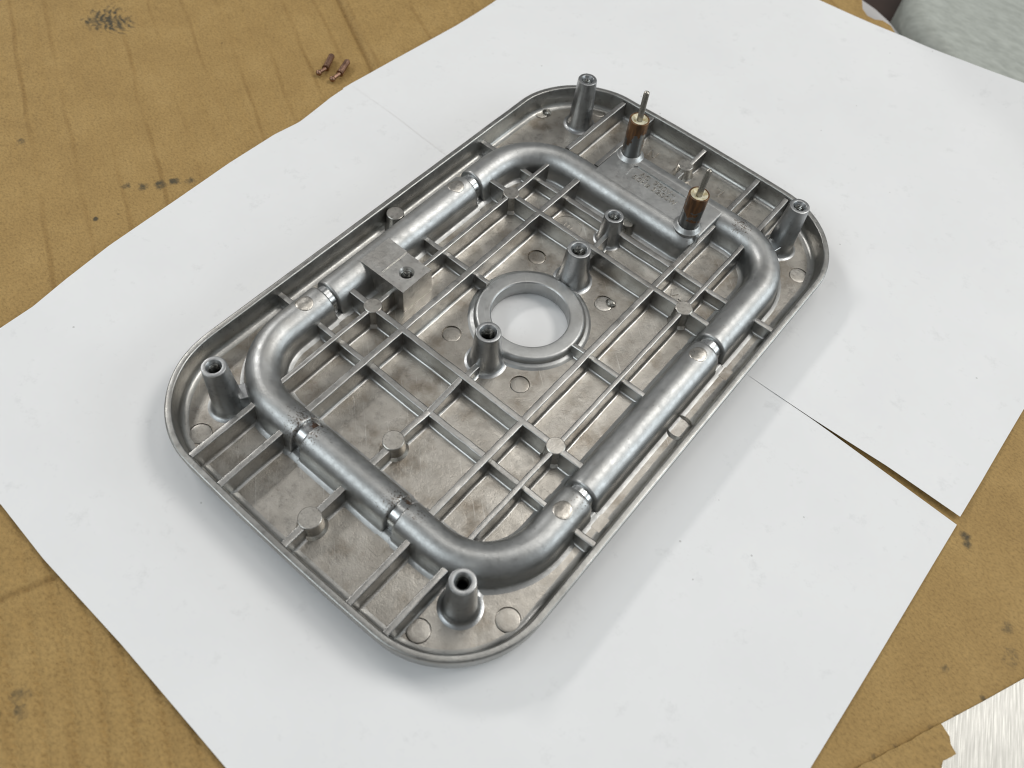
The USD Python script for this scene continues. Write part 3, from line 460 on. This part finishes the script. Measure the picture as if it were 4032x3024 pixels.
# bosses at rib height
def boss(x, y, r, zt, m=M_MARK):
    obj('boss', lathe([(0.01, zt), (r - 0.3, zt), (r - 0.05, zt - 0.18), (r, zt - 0.5), (r + 0.35, ZF + 1.2), (r + 1.3, ZF - 0.05), (0.01, ZF - 0.05)], x, y, 34, False), m, plate, smooth=32)
for x, y in ((-42.3, 39.1), (42.0, 39.0), (-42.3, -38.9), (41.9, -38.9)): boss(x, y, 3.3, 12.25)
boss(0.5, -72.6, 3.7, 10.6); boss(0.5, -109.1, 3.8, 10.8); boss(-0.7, 106.5, 3.4, 9.6); boss(-67.9, -1.0, 3.4, 12.0); boss(67.9, -0.2, 4.1, 4.3); boss(0.2, 62.6, 2.4, 8.6, M_PIN)
# round marks on top of the tube channel
for x, y in ((-58.6, 23.8), (-58.6, -56.2), (57.9, 22.6), (58.2, -56.8)):
    d = lathe([(0.01, 0.10), (1.2, 0.10), (2.2, 0.10), (3.0, 0.10), (3.25, -0.05), (3.3, -1.3), (0.01, -1.3)], x, y, 40, False)
    off = np.abs(d.vertices[:, 0] - math.copysign(XT, x)); d.vertices[:, 2] += ZT - 0.80 * (6.25 - np.sqrt(np.clip(39.06 - off ** 2, 0, None)))
    obj('pin_mark', d, M_MARK, plate, smooth=30)
# flat insert marks on the floor beside each gap
def patch(x, y, w, h, rot=0, z=0.09):
    b = Polygon([(-w / 2, -h / 2), (w / 2, -h / 2), (w / 2, h / 2), (-w / 2, h / 2)]).buffer(-1.2).buffer(1.0)
    e = trimesh.creation.extrude_polygon(b, 0.6, engine='earcut'); e.apply_transform(trimesh.transformations.rotation_matrix(math.radians(rot), (0, 0, 1))); e.apply_translation((x, y, ZF - 0.6 + z))
    obj('insert_mark', e, M_FLOOR, plate, smooth=False)
for x, y, w, h in ((-21.2, -99.6, 6.0, 7.0), (-21.2, -79.6, 6.0, 6.4), (20.2, -99.6, 6.2, 7.0), (20.2, -79.8, 6.0, 6.0), (68.6, -47.6, 6.6, 6.2), (68.2, 30.6, 6.2, 5.4), (48.3, 30.6, 6.0, 5.4), (48.6, -47.4, 6.0, 6.0), (-48.3, -46.8, 6.5, 5.2), (-48.3, 31.6, 6.5, 5.2)): patch(x, y, w, h)

# thermostat mounting block on the left tube
blk = m3.Manifold(m3.Mesh(np.array(box(-58.2, -29.4, ZF - 0.2, -36.4, -14.3, 15.85).vertices, np.float32), np.array(box(-58.2, -29.4, ZF - 0.2, -36.4, -14.3, 15.85).faces, np.uint32)))
pk = trimesh.creation.extrude_polygon(Polygon([(-48.7, -27.6), (-38.3, -27.6), (-38.3, -13), (-48.7, -13)]), 3, engine='earcut'); pk.apply_translation((0, 0, 15.25))
nk = trimesh.creation.extrude_polygon(Polygon([(-38.4, -16.6), (-36, -16.6), (-36, -13), (-38.4, -13)]), 3, engine='earcut'); nk.apply_translation((0, 0, 15.5))
HX, HY = -42.2, -21.4
hl = lathe([(0.01, 17), (3.0, 17), (3.0, 15.4), (2.3, 14.3), (2.3, 5.0), (0.01, 5.0)], HX, HY, 36, True)
blk = trim(blk - man(pk) - man(nk) - man(hl))
bo = obj('mounting_block', blk, M_BLOCK, plate, smooth=25, label='square block on the left tube with one threaded hole')
a = np.linspace(0, 2 * np.pi * 9, 360); rr = np.array([2.35, 1.85, 2.35])
obj('thread', loft([np.c_[HX + rr * math.cos(t), HY + rr * math.sin(t), 14.2 - t / (2 * np.pi) * 0.85 - np.array([0, 0.4, 0.8])] for t in a]), M_THREAD, bo, smooth=True)
bt = trimesh.creation.cylinder(2.3, 0.3, sections=24); bt.apply_translation((HX, HY, 8.6)); obj('hole_shade_disc', bt, M_HOLE, bo, smooth=False)  # dark disc in place of the shaded depth of the block hole

# two heater terminals
def terminal(x, y, zt, pin_top, lean):
    s = obj('terminal_sleeve', lathe([(3.3, zt - 1.6), (3.45, zt), (3.85, zt), (4.05, zt - 0.2), (4.05, ZT - 1.5), (3.0, ZT - 1.5)], x, y, 40), M_SLEEVE, plate, smooth=35)
    obj('collar', lathe([(3.8, ZT - 0.6), (3.8, ZT + 1.3), (4.2, ZT + 1.5), (4.75, ZT + 1.1), (5.1, ZT + 0.4), (5.7, ZT - 0.1), (5.7, ZT - 1.5)], x, y, 40), M_TUBE, s, smooth=35)
    obj('insulator', lathe([(0.01, zt - 1.0), (2.2, zt - 0.55), (3.2, zt - 0.12), (3.46, zt - 0.2), (3.46, zt - 2), (0.01, zt - 2)], x, y, 36, False), M_CERAMIC, s, smooth=35)
    p = lathe([(0.01, 0), (1.2, 0), (1.2, pin_top - zt - 0.3), (1.0, pin_top - zt + 0.6), (0.35, pin_top - zt + 1.0), (0.01, pin_top - zt + 0.9)], 0, 0, 20, False)
    p.vertices[:, 0] += p.vertices[:, 2] * lean[0]; p.vertices[:, 1] += p.vertices[:, 2] * lean[1]; p.apply_translation((x, y, zt - 1.0))
    obj('contact_rod', p, M_PIN, s, smooth=35)
terminal(-18.7, 88.4, 34.0, 46.5, (-0.03, 0.06)); terminal(21.0, 71.8, 32.6, 44.8, (0.02, 0.03))
